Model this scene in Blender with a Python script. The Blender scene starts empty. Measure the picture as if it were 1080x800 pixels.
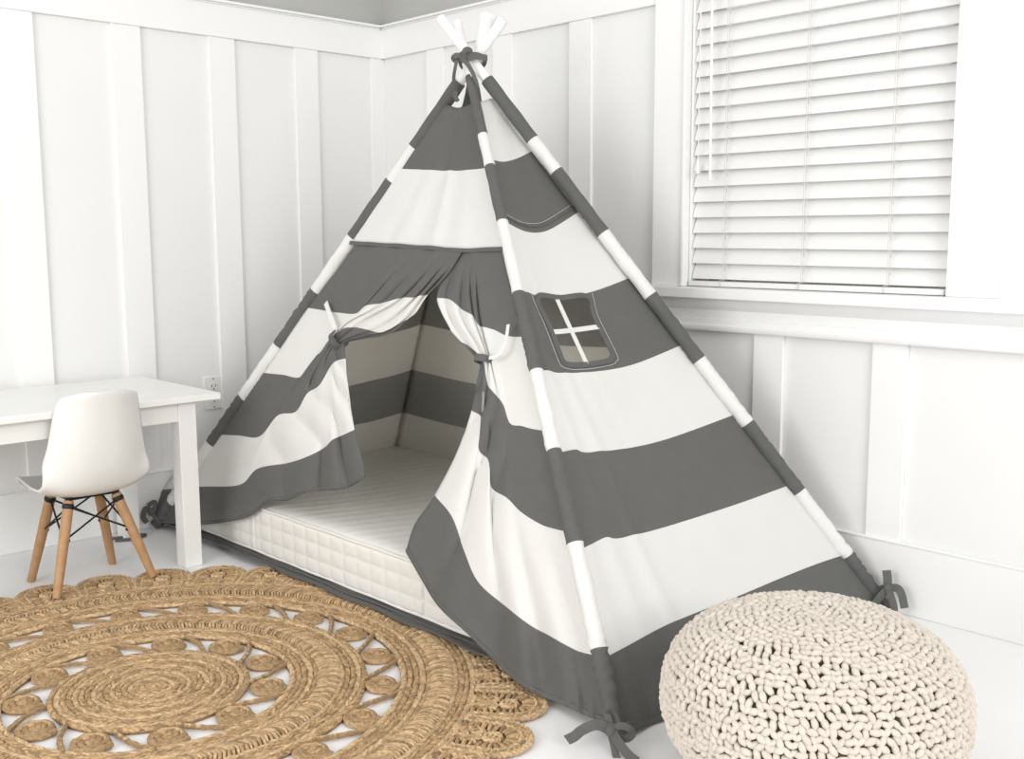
import bpy, bmesh, math, random
import numpy as np
from mathutils import Vector, Matrix
rnd = random.Random(7)
PI = math.pi
C = bpy.context.scene.collection
sc = bpy.context.scene

# ---------------------------------------------------------------- camera
CAM = np.array([-2.589, -3.428, 0.9754]); FPX = 1131.73
yaw, pitch, roll = 0.762, 0.134, -0.004
Fv = np.array([math.sin(yaw)*math.cos(pitch), math.cos(yaw)*math.cos(pitch), -math.sin(pitch)])
Rv = np.array([math.cos(yaw), -math.sin(yaw), 0.0]); Uv = np.cross(Rv, Fv)
Rv, Uv = math.cos(roll)*Rv+math.sin(roll)*Uv, -math.sin(roll)*Rv+math.cos(roll)*Uv
cam = bpy.data.cameras.new('camera'); co = bpy.data.objects.new('camera', cam); C.objects.link(co)
cam.sensor_width = 36; cam.lens = FPX/1080*36; cam.clip_start = 0.05
co.matrix_world = Matrix(((Rv[0], Uv[0], -Fv[0], CAM[0]), (Rv[1], Uv[1], -Fv[1], CAM[1]), (Rv[2], Uv[2], -Fv[2], CAM[2]), (0, 0, 0, 1)))
sc.camera = co

def ray(u, v):
    d = Fv*FPX+Rv*(u-540)-Uv*(v-400); return d/np.linalg.norm(d)
def on_plane(u, v, n, c, back=0.0):          # point where a measured sight line meets a real surface
    d = ray(u, v); return CAM+d*((c-n@CAM)/(n@d)+back)
def plane3(a, b, c):
    n = np.cross(b-a, c-a); n /= np.linalg.norm(n); return n, float(n@a)
def on_line(u, v, P, Q):
    d = ray(u, v); e = Q-P
    A = np.array([[d@d, -d@e], [d@e, -e@e]]); b = np.array([d@(P-CAM), e@(P-CAM)])
    t, s = np.linalg.solve(A, b); return P+s*e, s

# ---------------------------------------------------------------- materials
def mat(name, col, rough=0.6, noise=0.0, nscale=20, bump=0.0, bscale=200, spec=0.3, trans=0.0, col2=None, sheen=0.0, coord='Object', subs=0.0, tcol=None, island=0.0):
    m = bpy.data.materials.new(name); m.use_nodes = True
    nt = m.node_tree; N = nt.nodes; L = nt.links
    b = N['Principled BSDF']; out = N['Material Output']
    b.inputs['Base Color'].default_value = (*col, 1); b.inputs['Roughness'].default_value = rough
    b.inputs['Specular IOR Level'].default_value = spec
    if sheen: b.inputs['Sheen Weight'].default_value = sheen
    if subs:
        b.inputs['Subsurface Weight'].default_value = subs; b.inputs['Subsurface Radius'].default_value = (.02, .018, .015)
    tc = N.new('ShaderNodeTexCoord')
    if noise or col2:
        n = N.new('ShaderNodeTexNoise'); n.inputs['Scale'].default_value = nscale; n.inputs['Detail'].default_value = 5
        L.new(tc.outputs[coord], n.inputs['Vector'])
        r = N.new('ShaderNodeValToRGB'); c2 = col2 or tuple(c*(1-noise) for c in col)
        r.color_ramp.elements[0].position = .3; r.color_ramp.elements[1].position = .7
        r.color_ramp.elements[0].color = (*c2, 1); r.color_ramp.elements[1].color = (*col, 1)
        L.new(n.outputs['Fac'], r.inputs['Fac']); L.new(r.outputs['Color'], b.inputs['Base Color'])
    if island:          # every strand dyed a touch differently
        g = N.new('ShaderNodeNewGeometry'); h = N.new('ShaderNodeHueSaturation'); mr = N.new('ShaderNodeMapRange')
        mr.inputs['To Min'].default_value = 1-island; mr.inputs['To Max'].default_value = 1+island
        L.new(g.outputs['Random Per Island'], mr.inputs['Value']); L.new(mr.outputs['Result'], h.inputs['Value'])
        src = b.inputs['Base Color'].links[0].from_socket if b.inputs['Base Color'].links else None
        if src: L.new(src, h.inputs['Color'])
        else: h.inputs['Color'].default_value = (*col, 1)
        L.new(h.outputs['Color'], b.inputs['Base Color'])
    if bump:
        n2 = N.new('ShaderNodeTexNoise'); n2.inputs['Scale'].default_value = bscale; n2.inputs['Detail'].default_value = 3
        L.new(tc.outputs[coord], n2.inputs['Vector'])
        bp = N.new('ShaderNodeBump'); bp.inputs['Strength'].default_value = bump; bp.inputs['Distance'].default_value = .002
        L.new(n2.outputs['Fac'], bp.inputs['Height']); L.new(bp.outputs['Normal'], b.inputs['Normal'])
    if trans:
        t = N.new('ShaderNodeBsdfTranslucent'); t.inputs['Color'].default_value = (*(tcol or (col[0], col[1]*.97, col[2]*.9)), 1)
        mx = N.new('ShaderNodeMixShader'); mx.inputs['Fac'].default_value = trans
        L.new(b.outputs['BSDF'], mx.inputs[1]); L.new(t.outputs['BSDF'], mx.inputs[2]); L.new(mx.outputs['Shader'], out.inputs['Surface'])
    return m
M = dict(
    wall=mat('white_paint', (.80, .80, .788), .5, .02, 3, .05, 60),
    trim=mat('white_gloss_trim', (.84, .84, .83), .4, .01, 4),
    greywall=mat('grey_paint', (.44, .44, .425), .7, .03, 3, .1, 80),
    floor=mat('white_painted_floor', (.86, .86, .86), .45, .07, 1.6, .05, 20),
    ceiling=mat('ceiling_paint', (.8, .8, .79), .7),
    white=mat('white_cotton', (.92, .915, .90), .9, .02, 12, 0.25, 900, .1, .34, sheen=.1, tcol=(.90, .885, .86)),
    grey=mat('grey_cotton', (.165, .165, .160), .95, .08, 30, .35, 900, .08, .30, sheen=.1, tcol=(.50, .49, .46)),
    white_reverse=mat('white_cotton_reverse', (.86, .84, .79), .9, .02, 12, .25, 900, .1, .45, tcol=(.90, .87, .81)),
    grey_reverse_lit=mat('grey_print_reverse_lit', (.48, .48, .455), .95, .08, 30, .3, 900, .08, .45, tcol=(.62, .61, .57)),  # print's paler reverse, lightened further to offset the shade inside the tent
    pole=mat('white_pole_paint', (.86, .855, .84), .5),
    wood=mat('pale_wood', (.48, .29, .15), .5, 0, 40, .1, 120, .3, col2=(.40, .225, .11)),
    black=mat('black_metal', (.012, .012, .012), .4),
    plastic=mat('chair_plastic', (.78, .78, .76), .32, spec=.45),
    lacquer=mat('white_lacquer', (.83, .83, .81), .35, .02, 8, spec=.4),
    quilt=mat('mattress_ticking', (.80, .785, .745), .85, .03, 60, .3, 500, .1),
    jute=mat('jute', (.54, .375, .215), .85, 0, 160, .9, 420, .15, col2=(.31, .195, .095), island=.36),
    jute_dark=mat('jute_backing', (.26, .165, .085), .95, .2, 80),
    jute_pale=mat('jute_pale', (.66, .49, .30), .85, 0, 160, .9, 420, .15, col2=(.42, .28, .15), island=.28),
    yarn=mat('cream_cotton_yarn', (.63, .572, .505), .9, .06, 90, .4, 400, .1, sheen=.15, subs=.1, island=.05),
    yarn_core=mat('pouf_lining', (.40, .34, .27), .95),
    blind=mat('blind_slat', (.80, .80, .785), .4, spec=.4),
    cordm=mat('blind_cord', (.55, .54, .52), .8),
    plate=mat('outlet_plate', (.82, .82, .80), .35, spec=.45),
    slot=mat('outlet_slot', (.02, .02, .02), .5),
    cable=mat('grey_cable', (.10, .10, .10), .5),
    hem=mat('grey_hem', (.125, .125, .121), .95, .05, 40, .3, 900, .08),
    thread=mat('pale_thread', (.5, .5, .49), .9),
)
gl = bpy.data.materials.new('window_glass'); gl.use_nodes = True
gb = gl.node_tree.nodes['Principled BSDF']; gb.inputs['Transmission Weight'].default_value = 1; gb.inputs['Roughness'].default_value = 0; gb.inputs['IOR'].default_value = 1.45
M['glass'] = gl

# ---------------------------------------------------------------- helpers
def tag(o, label=None, cat=None, group=None, kind=None):
    if label: o['label'] = label
    if cat: o['category'] = cat
    if group: o['group'] = group
    if kind: o['kind'] = kind
    return o
def empty(name, loc, label, cat, group=None):
    o = bpy.data.objects.new(name, None); o.empty_display_size = .05; C.objects.link(o); o.location = loc
    bpy.context.view_layer.update()
    return tag(o, label, cat, group)
def link(name, me, parent=None):
    o = bpy.data.objects.new(name, me); C.objects.link(o)
    if parent is not None:
        o.parent = parent; o.matrix_parent_inverse = Matrix.Translation(-world_loc(parent))
    return o
def world_loc(o):
    # parents are never rotated here; a child part keeps its vertices in world coordinates
    v = Vector((0, 0, 0))
    while o is not None:
        v += o.location + o.matrix_parent_inverse.to_translation() if o.parent is not None else o.location
        o = o.parent
    return v
class MB:
    def __init__(s): s.v = []; s.f = []; s.m = []; s.n = 0; s.sm = []
    def add(s, vs, fs, mi=0, smooth=True):
        vs = np.asarray(vs, float); s.v.append(vs)
        for f in fs: s.f.append(tuple(i+s.n for i in f))
        s.m += [mi]*len(fs) if isinstance(mi, int) else list(mi); s.sm += [smooth]*len(fs); s.n += len(vs)
        return s
    def box(s, a, b, mi=0):
        x0, y0, z0 = [min(p, q) for p, q in zip(a, b)]; x1, y1, z1 = [max(p, q) for p, q in zip(a, b)]
        vs = [(x0,y0,z0),(x1,y0,z0),(x1,y1,z0),(x0,y1,z0),(x0,y0,z1),(x1,y0,z1),(x1,y1,z1),(x0,y1,z1)]
        return s.add(vs, [(0,3,2,1),(4,5,6,7),(0,1,5,4),(1,2,6,5),(2,3,7,6),(3,0,4,7)], mi, False)
    def tube(s, pts, rad, seg=10, mi=0, caps=True, flat=1.0, up=None, mis=None):
        pts = [np.array(p, float) for p in pts]; n = len(pts)
        rad = [rad]*n if np.isscalar(rad) else rad
        vs = []; prev = None
        for i, p in enumerate(pts):
            t = pts[min(i+1, n-1)]-pts[max(i-1, 0)]; t = t/(np.linalg.norm(t)+1e-12)
            if prev is None:
                a = np.array(up, float) if up is not None else (np.array([0,0,1.]) if abs(t[2]) < .9 else np.array([1.,0,0]))
            else: a = prev
            a = a-t*(a@t); a /= np.linalg.norm(a)+1e-12; prev = a; b = np.cross(t, a)
            for k in range(seg):
                th = 2*PI*k/seg; vs.append(p+rad[i]*(math.cos(th)*a*flat+math.sin(th)*b))
        fs = []; mi_l = []
        for i in range(n-1):
            for k in range(seg):
                fs.append((i*seg+k, i*seg+(k+1) % seg, (i+1)*seg+(k+1) % seg, (i+1)*seg+k)); mi_l.append(mis[i] if mis else mi)
        if caps:
            fs.append(tuple(range(seg))[::-1]); mi_l.append(mis[0] if mis else mi)
            fs.append(tuple((n-1)*seg+k for k in range(seg))); mi_l.append(mis[-1] if mis else mi)
        return s.add(vs, fs, mi_l, True)
    def build(s, name, mats, parent=None, bevel=0, solid=0, rev=None):
        me = bpy.data.meshes.new(name); V = np.concatenate(s.v) if s.v else np.zeros((0, 3))
        nf = len(s.f); ln = np.array([len(f) for f in s.f], np.int32); st = np.concatenate([[0], np.cumsum(ln)[:-1]]).astype(np.int32)
        me.vertices.add(len(V)); me.vertices.foreach_set('co', V.astype(np.float32).ravel())
        fl = np.fromiter((i for f in s.f for i in f), np.int32)
        me.loops.add(len(fl)); me.loops.foreach_set('vertex_index', fl)
        me.polygons.add(nf); me.polygons.foreach_set('loop_start', st); me.polygons.foreach_set('loop_total', ln)
        me.polygons.foreach_set('material_index', np.array(s.m, np.int32)); me.polygons.foreach_set('use_smooth', np.array(s.sm, bool))
        me.update(calc_edges=True); me.validate(); me.set_sharp_from_angle(angle=math.radians(48))
        for m in (mats if isinstance(mats, (list, tuple)) else [mats]): me.materials.append(M[m])
        if rev is not None:            # unprinted side faces inside the tent; its grey is lightened against the shade there
            me.materials.append(M['grey_reverse_lit']); me.materials.append(M['white_reverse'])
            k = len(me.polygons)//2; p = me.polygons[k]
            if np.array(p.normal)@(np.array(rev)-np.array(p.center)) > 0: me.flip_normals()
        o = link(name, me, parent)
        if bevel:
            b = o.modifiers.new('bevel', 'BEVEL'); b.width = bevel; b.segments = 2; b.limit_method = 'ANGLE'; b.angle_limit = .7
        if solid:
            q = o.modifiers.new('solid', 'SOLIDIFY'); q.thickness = solid; q.offset = 0
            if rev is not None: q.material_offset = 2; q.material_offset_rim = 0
        return o
def grid_faces(n, m, wrap=False):
    fs = []
    for i in range(n-1):
        for j in range(m-(0 if wrap else 1)):
            j2 = (j+1) % m; fs.append((i*m+j, i*m+j2, (i+1)*m+j2, (i+1)*m+j))
    return fs
def crom(P, K, closed=False):
    """Catmull-Rom through rows P (n, d), K samples per span; returns every span's samples incl. the keys"""
    P = np.asarray(P, float); n = len(P); out = []
    for i in range(n if closed else n-1):
        if closed: p0, p1, p2, p3 = P[i-1], P[i], P[(i+1) % n], P[(i+2) % n]
        else: p0 = P[i-1] if i else 2*P[0]-P[1]; p1 = P[i]; p2 = P[i+1]; p3 = P[i+2] if i+2 < n else 2*P[-1]-P[-2]
        for k in range(K):
            t = k/K
            out.append(.5*((2*p1)+(-p0+p2)*t+(2*p0-5*p1+4*p2-p3)*t*t+(-p0+3*p1-3*p2+p3)*t**3))
    if not closed: out.append(P[-1])
    return np.array(out)
def ribbon(mb, pts, width, nrm, mi=0, K=6, th=.0022, taper=None):
    """cloth ribbon: a closed flat strip of real thickness along pts; nrm = direction its face looks"""
    P = crom(pts, K); n = len(P); nrm = np.array(nrm, float) if np.ndim(nrm) == 1 else None or np.array(nrm, float)
    vs = []
    for i in range(n):
        t = P[min(i+1, n-1)]-P[max(i-1, 0)]; t /= np.linalg.norm(t)+1e-9
        nn = nrm if nrm.ndim == 1 else nrm[0]*(1-i/(n-1))+nrm[1]*i/(n-1)
        s = np.cross(nn, t); l = np.linalg.norm(s)
        s = s/l if l > 1e-6 else np.array([1, 0, 0.]); q = np.cross(t, s)
        w = width/2*(taper[0]*(1-i/(n-1))+taper[1]*i/(n-1) if taper else 1)
        for a, b in ((-1, -1), (1, -1), (1, 1), (-1, 1)): vs.append(P[i]+s*w*a+q*th/2*b)
    fs = [(i*4+k, i*4+(k+1) % 4, (i+1)*4+(k+1) % 4, (i+1)*4+k) for i in range(n-1) for k in range(4)]
    fs += [(3, 2, 1, 0), tuple((n-1)*4+k for k in range(4))]
    mb.add(vs, fs, mi, True); return mb
def blob(mb, c, r, mi=0, seg=12, ring=8):
    c = np.array(c); r = np.array(r if np.ndim(r) else (r, r, r)); vs = [c+[0, 0, r[2]]]
    for i in range(1, ring):
        a = PI*i/ring
        for k in range(seg): vs.append(c+r*np.array([math.sin(a)*math.cos(2*PI*k/seg), math.sin(a)*math.sin(2*PI*k/seg), math.cos(a)]))
    vs.append(c-[0, 0, r[2]]); fs = [(0, 1+k, 1+(k+1) % seg) for k in range(seg)]
    for i in range(ring-2):
        for k in range(seg): fs.append((1+i*seg+k, 1+(i+1)*seg+k, 1+(i+1)*seg+(k+1) % seg, 1+i*seg+(k+1) % seg))
    e = len(vs)-1; b = 1+(ring-2)*seg
    fs += [(e, b+(k+1) % seg, b+k) for k in range(seg)]
    mb.add(vs, fs, mi, True)
def struct(mb, name, mats, parent=None, **k):
    o = mb.build(name, mats, parent, **k); o['kind'] = 'structure'; return o

# ---------------------------------------------------------------- the room
WX0, WY0, ZT = -3.3, -4.6, 2.45
struct(MB().box((WX0, WY0, -.05), (.02, .02, 0)), 'floor', 'floor')
mb = MB().box((WX0, 0, 0), (0.12, .12, 1.645)); mb.box((WX0, 0, 1.645), (.12, .12, ZT), 1)
struct(mb, 'wall_left', ['wall', 'greywall'])
# right wall with the window opening
OY0, OY1, OZ0, OZ1 = -1.475, -2.265, .822, 2.02
mb = MB().box((0, WY0, 0), (.12, 0, OZ0)); mb.box((0, OY0, OZ0), (.12, 0, 1.645)); mb.box((0, WY0, OZ0), (.12, OY1, 1.645))
mb.box((0, OY0, 1.645), (.12, 0, ZT), 1); mb.box((0, WY0, 1.645), (.12, OY1, ZT), 1); mb.box((0, OY1, OZ1), (.12, OY0, ZT), 1)
struct(mb, 'wall_right', ['wall', 'greywall'])
# baseboards, top boards with a little cap moulding, battens
struct(MB().box((WX0, -.018, 0), (-.018, 0, .186)).box((WX0, -.021, .181), (-.018, 0, .187)), 'baseboard_left', 'trim', bevel=.002)
struct(MB().box((-.018, WY0, 0), (0, 0, .186)).box((-.021, WY0, .181), (0, 0, .187)), 'baseboard_right', 'trim', bevel=.002)
tn = [0]
def trim(mb, mats='trim', **k):
    tn[0] += 1; return struct(mb, 'trim_%d' % tn[0], mats, **k)
def cap(mb, axis, a, b):
    for (z0, z1, d) in ((1.752, 1.757, .024), (1.757, 1.766, .034)):
        if axis == 'x': mb.box((a, -d, z0), (b, 0, z1))
        else: mb.box((-d, a, z0), (0, b, z1))
m1 = MB().box((WX0, -.017, 1.645), (-.0, 0, 1.755)); cap(m1, 'x', WX0, 0); trim(m1, bevel=.0015)
m1 = MB().box((-.017, -1.354, 1.645), (0, -.0, 1.755)); cap(m1, 'y', -1.354, 0); trim(m1, bevel=.0015)
m1 = MB().box((-.017, WY0, 1.645), (0, -2.39, 1.755)); cap(m1, 'y', WY0, -2.39); trim(m1, bevel=.0015)
for k in range(-3, 4):
    x0 = -(.065+.338*(3-k))
    trim(MB().box((x0, -.012, .186), (x0+(.098 if k < 3 else .065), 0, 1.645)), bevel=.001)
for k in range(-4, -3):
    x0 = -(.065+.338*(3-k)); trim(MB().box((x0, -.012, .186), (x0+.098, 0, 1.645)), bevel=.001)
for k in (0, 1, 2):
    y0 = -(.277+.36*k); trim(MB().box((-.012, y0-.095, .186), (0, y0, 1.645)), bevel=.001)
for k in (3, 4, 5):
    y0 = -(.277+.36*k); trim(MB().box((-.012, y0-.095, .186), (0, y0, .70)), bevel=.001)
trim(MB().box((-.012, -2.9, .186), (0, -2.8, 1.645)), bevel=.001); trim(MB().box((-.012, -3.3, .186), (0, -3.2, 1.645)), bevel=.001)
# window_1: casing, stool (sill), apron mouldings, sash and glass
wm = MB()
wm.box((-.022, -1.354, .822), (0, OY0, 2.13)); wm.box((-.030, -1.466, .823), (-.001, OY0-.0015, 2.018))
wm.box((-.022, OY1, .822), (0, -2.386, 2.13)); wm.box((-.022, -1.354, 2.02), (0, -2.386, 2.13))
wm.box((.0, OY0, .822), (.12, OY0-.008, 2.02)); wm.box((.045, OY0, .822), (.075, OY0-.045, 2.02)); wm.box((.045, OY1, .822), (.075, OY1+.045, 2.02)); wm.box((.0, OY1, .822), (.12, OY1+.008, 2.02)); wm.box((0, OY0, 2.01), (.12, OY1, 2.02))
win = struct(wm, 'window_1', 'trim', bevel=.002)
struct(MB().box((-.062, -1.335, .790), (.07, -2.56, .822)), 'window_sill', 'trim', win, bevel=.004)
ap = MB(); prof = [(0, .697), (-.026, .697), (-.030, .702), (-.030, .712), (-.022, .718), (-.022, .730), (-.017, .733), (-.017, .757), (-.024, .763), (-.034, .772), (-.040, .784), (-.044, .790), (0, .790)]
vs = [(x, y, z) for y in (-1.20, -2.9) for (x, z) in prof]; n = len(prof)
ap.add(vs, [(i, (i+1) % n, n+(i+1) % n, n+i) for i in range(n)]+[tuple(range(n))[::-1], tuple(range(n, 2*n))], 0, False)
struct(ap, 'window_apron', 'trim', win)
s2 = MB()
for a, b in (((.07, OY0-.008, .822), (.10, OY0-.05, 2.01)), ((.07, OY1+.008, .822), (.10, OY1+.05, 2.01)), ((.07, OY0-.05, .822), (.10, OY1+.05, .87)), ((.07, OY0-.05, 1.97), (.10, OY1+.05, 2.01)), ((.07, OY0-.05, 1.40), (.10, OY1+.05, 1.44))): s2.box(a, b)
struct(s2, 'window_sash', 'trim', win, bevel=.002)
struct(MB().box((.082, OY0-.04, .85), (.087, OY1+.04, 1.99)), 'window_pane', 'glass', win)

# ---------------------------------------------------------------- window blind
bl = empty('window_blind', (.012, -1.87, .822), 'white horizontal slatted blind closed over the window, with a wand and pull cord', 'window blind')
sl = MB(); BY0, BY1 = -1.486, -2.254; xB = .014
zz = .868
tilt = math.radians(66)
while zz < 1.98:
    sec = []
    for k in range(7):
        s = (k/6-.5)*.050; c = .0022*(1-(2*(k/6)-1)**2)
        # slat cross-section: closed, upper edge towards the glass
        sec.append((xB+.0-s*math.cos(tilt)*-1-c*math.sin(tilt), zz+s*math.sin(tilt)+c*math.cos(tilt)))
    sec2 = [(x+.0026*math.sin(tilt), z-.0026*math.cos(tilt)) for x, z in sec][::-1]
    pr = sec+sec2; n = len(pr); j = rnd.uniform(-.0012, .0012)
    vs = [(x, y, z+(j if y < -2 else -j)) for y in (BY0+rnd.uniform(-.001, .001), BY1+rnd.uniform(-.001, .001)) for x, z in pr]
    sl.add(vs, [(i, (i+1) % n, n+(i+1) % n, n+i) for i in range(n)]+[tuple(range(n))[::-1], tuple(range(n, 2*n))], 0, False)
    zz += .0446
sl.build('slats', 'blind', bl)
MB().box((xB-.024, BY0+.004, .8235), (xB+.024, BY1-.002, .839)).build('bottom_rail', 'blind', bl, bevel=.003)
MB().box((xB-.03, BY0+.004, 1.975), (xB+.025, BY1-.002, 2.008)).build('head_rail', 'blind', bl, bevel=.003)
for yc in (-1.61, -1.865, -2.112):
    lc = MB(); pts = [(xB-.024, yc, z) for z in np.linspace(.845, 1.99, 12)]
    lc.tube(pts, .0008, 6); lc.tube([(xB-.027, yc+.004, z) for z in np.linspace(.845, 1.99, 12)], .0008, 5)
    z = .89
    while z < 1.97:      # the ladder loops showing at each slat
        lc.tube([(xB-.021, yc-.001, z-.022), (xB-.028, yc-.006, z-.012), (xB-.021, yc-.004, z-.001)], .0009, 5); z += .0446
    lc.tube([(xB-.025, yc, .845), (xB-.028, yc+.012, .841), (xB-.027, yc+.012, .824)], .0011, 6)
    lc.build('ladder_cord', 'cordm', bl)
w = MB().tube([(xB-.045, -1.562, 1.965), (xB-.047, -1.566, 1.6), (xB-.046, -1.570, 1.142)], .0042, 10); w.tube([(xB-.046, -1.570, 1.142), (xB-.046, -1.5702, 1.128)], .0055, 10)
w.tube([(xB-.03, -1.562, 1.985), (xB-.044, -1.562, 1.98), (xB-.045, -1.562, 1.96)], .002, 8)
w.build('tilt_wand', 'blind', bl)
pc = MB().tube([(xB-.032, -1.512, 1.98), (xB-.034, -1.516, 1.6), (xB-.034, -1.517, 1.182)], .0012, 6); pc.tube([(xB-.034, -1.520, 1.98), (xB-.036, -1.519, 1.182)], .0012, 6)
pco = pc.build('pull_cord', 'blind', bl)
tz = MB().tube([(xB-.035, -1.518, z) for z in (1.186, 1.18, 1.165, 1.158, 1.150, 1.146)], [.003, .0045, .0055, .0078, .0078, .004], 12)
tz.build('tassel', 'blind', pco)

# ---------------------------------------------------------------- wall outlet
ou = empty('wall_outlet', (-.771, 0, .430), 'white double power outlet on the wall between table and tent', 'power outlet')
MB().box((-.809, -.006, .372), (-.735, 0, .488)).build('cover_plate', 'plate', ou, bevel=.0025)
for zc in (.452, .408):
    r = MB(); cc = [( -.772+.0165*math.cos(a)*(1 if abs(math.cos(a)) < .8 else .95), zc+.0145*max(-.9, min(.9, math.sin(a)*1.05))) for a in np.linspace(0, 2*PI, 24, endpoint=False)]
    vs = [(x, y, z) for y in (-.006, -.0085) for x, z in cc]; n = 24
    r.add(vs, [(i, (i+1) % n, n+(i+1) % n, n+i) for i in range(n)]+[tuple(range(n, 2*n))], 0, False)
    ro = r.build('receptacle', 'plate', ou)
    h = MB()
    h.box((-.7805, -.0092, zc-.002), (-.7785, -.0083, zc+.007)); h.box((-.7660, -.0092, zc-.001), (-.7640, -.0083, zc+.007))
    h.tube([(-.772, -.0092, zc-.008), (-.772, -.0083, zc-.008)], .0026, 10)
    h.build('slots', 'slot', ro)
for zc in (.4795, .430, .3805): MB().tube([(-.772, -.0075, zc), (-.772, -.0055, zc)], .0024, 10).build('screw', 'slot', ou)

# ---------------------------------------------------------------- play tent
APX = np.array([-.526, -1.103, 1.445])
FF = np.array([-1.085, -2.15, 0.]); RF = np.array([-.035, -2.17, 0.]); LF = np.array([-1.03, -.040, 0.]); BF = np.array([-.040, -.040, 0.])
nf, cf = plane3(LF, FF, APX); nr, cr = plane3(FF, RF, APX); na, ca = plane3(LF, BF, APX); nb, cb = plane3(BF, RF, APX)
dist = np.linalg.norm(APX-CAM)
X = {'FF': CAM+ray(493, 70)*(dist-.012), 'RF': CAM+ray(503, 70)*(dist-.045), 'LF': CAM+ray(496, 70)*(dist+.018), 'BF': CAM+ray(502.5, 70)*(dist+.050)}
FT = {'FF': FF, 'RF': RF, 'LF': LF, 'BF': BF}
TIP = {'FF': (484, 24), 'RF': (466, 17), 'LF': (531, 20), 'BF': (515, 16)}
tent = empty('play_tent', (-.55, -1.10, 0), 'grey and white striped canvas play tent on four white poles over the mattress', 'play tent')
def pole_pt(k, s): return FT[k]+(X[k]-FT[k])*s
def pole_s(k, u, v): return on_line(u, v, FT[k], X[k])[1]
for k in ('FF', 'RF', 'LF', 'BF'):
    st = pole_s(k, *TIP[k]); r1 = .0135 if k in ('FF', 'RF') else .0175
    ss = np.linspace(0.004, st, 12); rb = .0100 if k == 'FF' else .0135; rr = [rb if s < .98 else r1*(s-.98)/(st-.98+1e-6)+.0135*(1-(s-.98)/(st-.98+1e-6)) for s in ss]
    mb = MB().tube([pole_pt(k, s)+np.array([0, 0, .013 if s < .05 else .0])*0 for s in ss], rr, 20)
    mb.build('pole', 'pole', tent, bevel=0)
# sleeves: break marks run up each pole; first colour at the foot is grey
BR = {'LF': [(160,550),(174,524),(218,463),(252,415),(292,362),(333,306),(371,249),(412,190),(437,155),(484,86)],
      'FF': [(652,772),(635,684),(603,574),(581,476),(563,392),(544,310),(526,235),(516,176),(508,143),(494,82)],
      'RF': [(937,642),(893,586),(843,518),(789,446),(738,379),(686,312),(637,245.5),(587,180.5),(562,147.5),(514,84)]}
SR = {'LF': (.021, .0185), 'FF': (.0185, .0122), 'RF': (.0185, .0175), 'BF': (.018, .016)}
BR['BF'] = [0.02, .145/1.445, .32/1.445, .497/1.445, .67/1.445, .845/1.445, 1.02/1.445, 1.17/1.445, 1.25/1.445, 1.4/1.445]
for k in ('FF', 'RF', 'LF', 'BF'):
    sb = [pole_s(k, *b) if not np.isscalar(b) else b for b in BR[k]]
    ss = []; mis = []
    for i in range(len(sb)-1):
        K = 22 if i < 6 else 12
        for j in range(K): ss.append(sb[i]+(sb[i+1]-sb[i])*j/K); mis.append(i % 2 == 0)
    ss.append(sb[-1]); mis = [0 if g else 1 for g in mis]+[0]
    e = X[k]-FT[k]; L = np.linalg.norm(e); t = e/L
    a = np.cross(t, [0, 0, 1.]); a /= np.linalg.norm(a); b = np.cross(a, t)
    seg = 24; vs = []; ph = rnd.uniform(0, 6)
    for s in ss:
        c = pole_pt(k, s); d = s*L
        wr = .0008+.0016*(math.sin(d*9+ph) > -.2)*(.5+.5*math.sin(d*4+ph))
        if s < .12: wr = .0025
        for q in range(seg):
            th = 2*PI*q/seg
            r = SR[k][0]+(SR[k][1]-SR[k][0])*s+wr*math.sin(d*210+3*math.sin(th*1+d*30)+th)*1.0+.0006*math.sin(d*60+th*2)
            if .12 < s < .5: r += wr*.5*math.sin(d*260+2*th)
            if s > .55: r -= wr*.8*math.sin(d*210+3*math.sin(th*1+d*30)+th)
            if s < .10: r += -.003*(1-s/.10)
            vs.append(c+r*(math.cos(th)*a+math.sin(th)*b))
    f = grid_faces(len(ss), seg, True); fm = [mis[i//seg] for i in range(len(f))]
    mb = MB().add(vs, f, fm); mb.build('pole_sleeve', ['grey', 'white'], tent, solid=.0015)

def resample(P, n):
    P = np.asarray(P, float); d = np.concatenate([[0], np.cumsum(np.linalg.norm(np.diff(P, axis=0), axis=1))]); d /= d[-1]
    q = np.linspace(0, 1, n); return np.stack([np.interp(q, d, P[:, i]) for i in range(3)], 1)
def row_from_px(px, n, c, kl, kr, sm=6):
    pts = [on_plane(u, v, n, c) for u, v in px]
    # carry the line on to the middle of both poles
    dl = pts[0]-pts[1]; pts = [pts[0]+dl/np.linalg.norm(dl)*pole_gap(pts[0], kl)]+pts
    dr = pts[-1]-pts[-2]; pts = pts+[pts[-1]+dr/np.linalg.norm(dr)*pole_gap(pts[-1], kr)]
    return crom(pts, sm)
def pole_gap(P, k):
    e = X[k]-FT[k]; e = e/np.linalg.norm(e); d = P-FT[k]; return float(np.linalg.norm(d-e*(d@e)))
def rows_to_surf(rows, ncol, kper):
    R = np.stack([resample(r, ncol) for r in rows]); out = []
    S = crom(R.reshape(len(rows), -1), kper).reshape(-1, ncol, 3)
    return S

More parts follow.
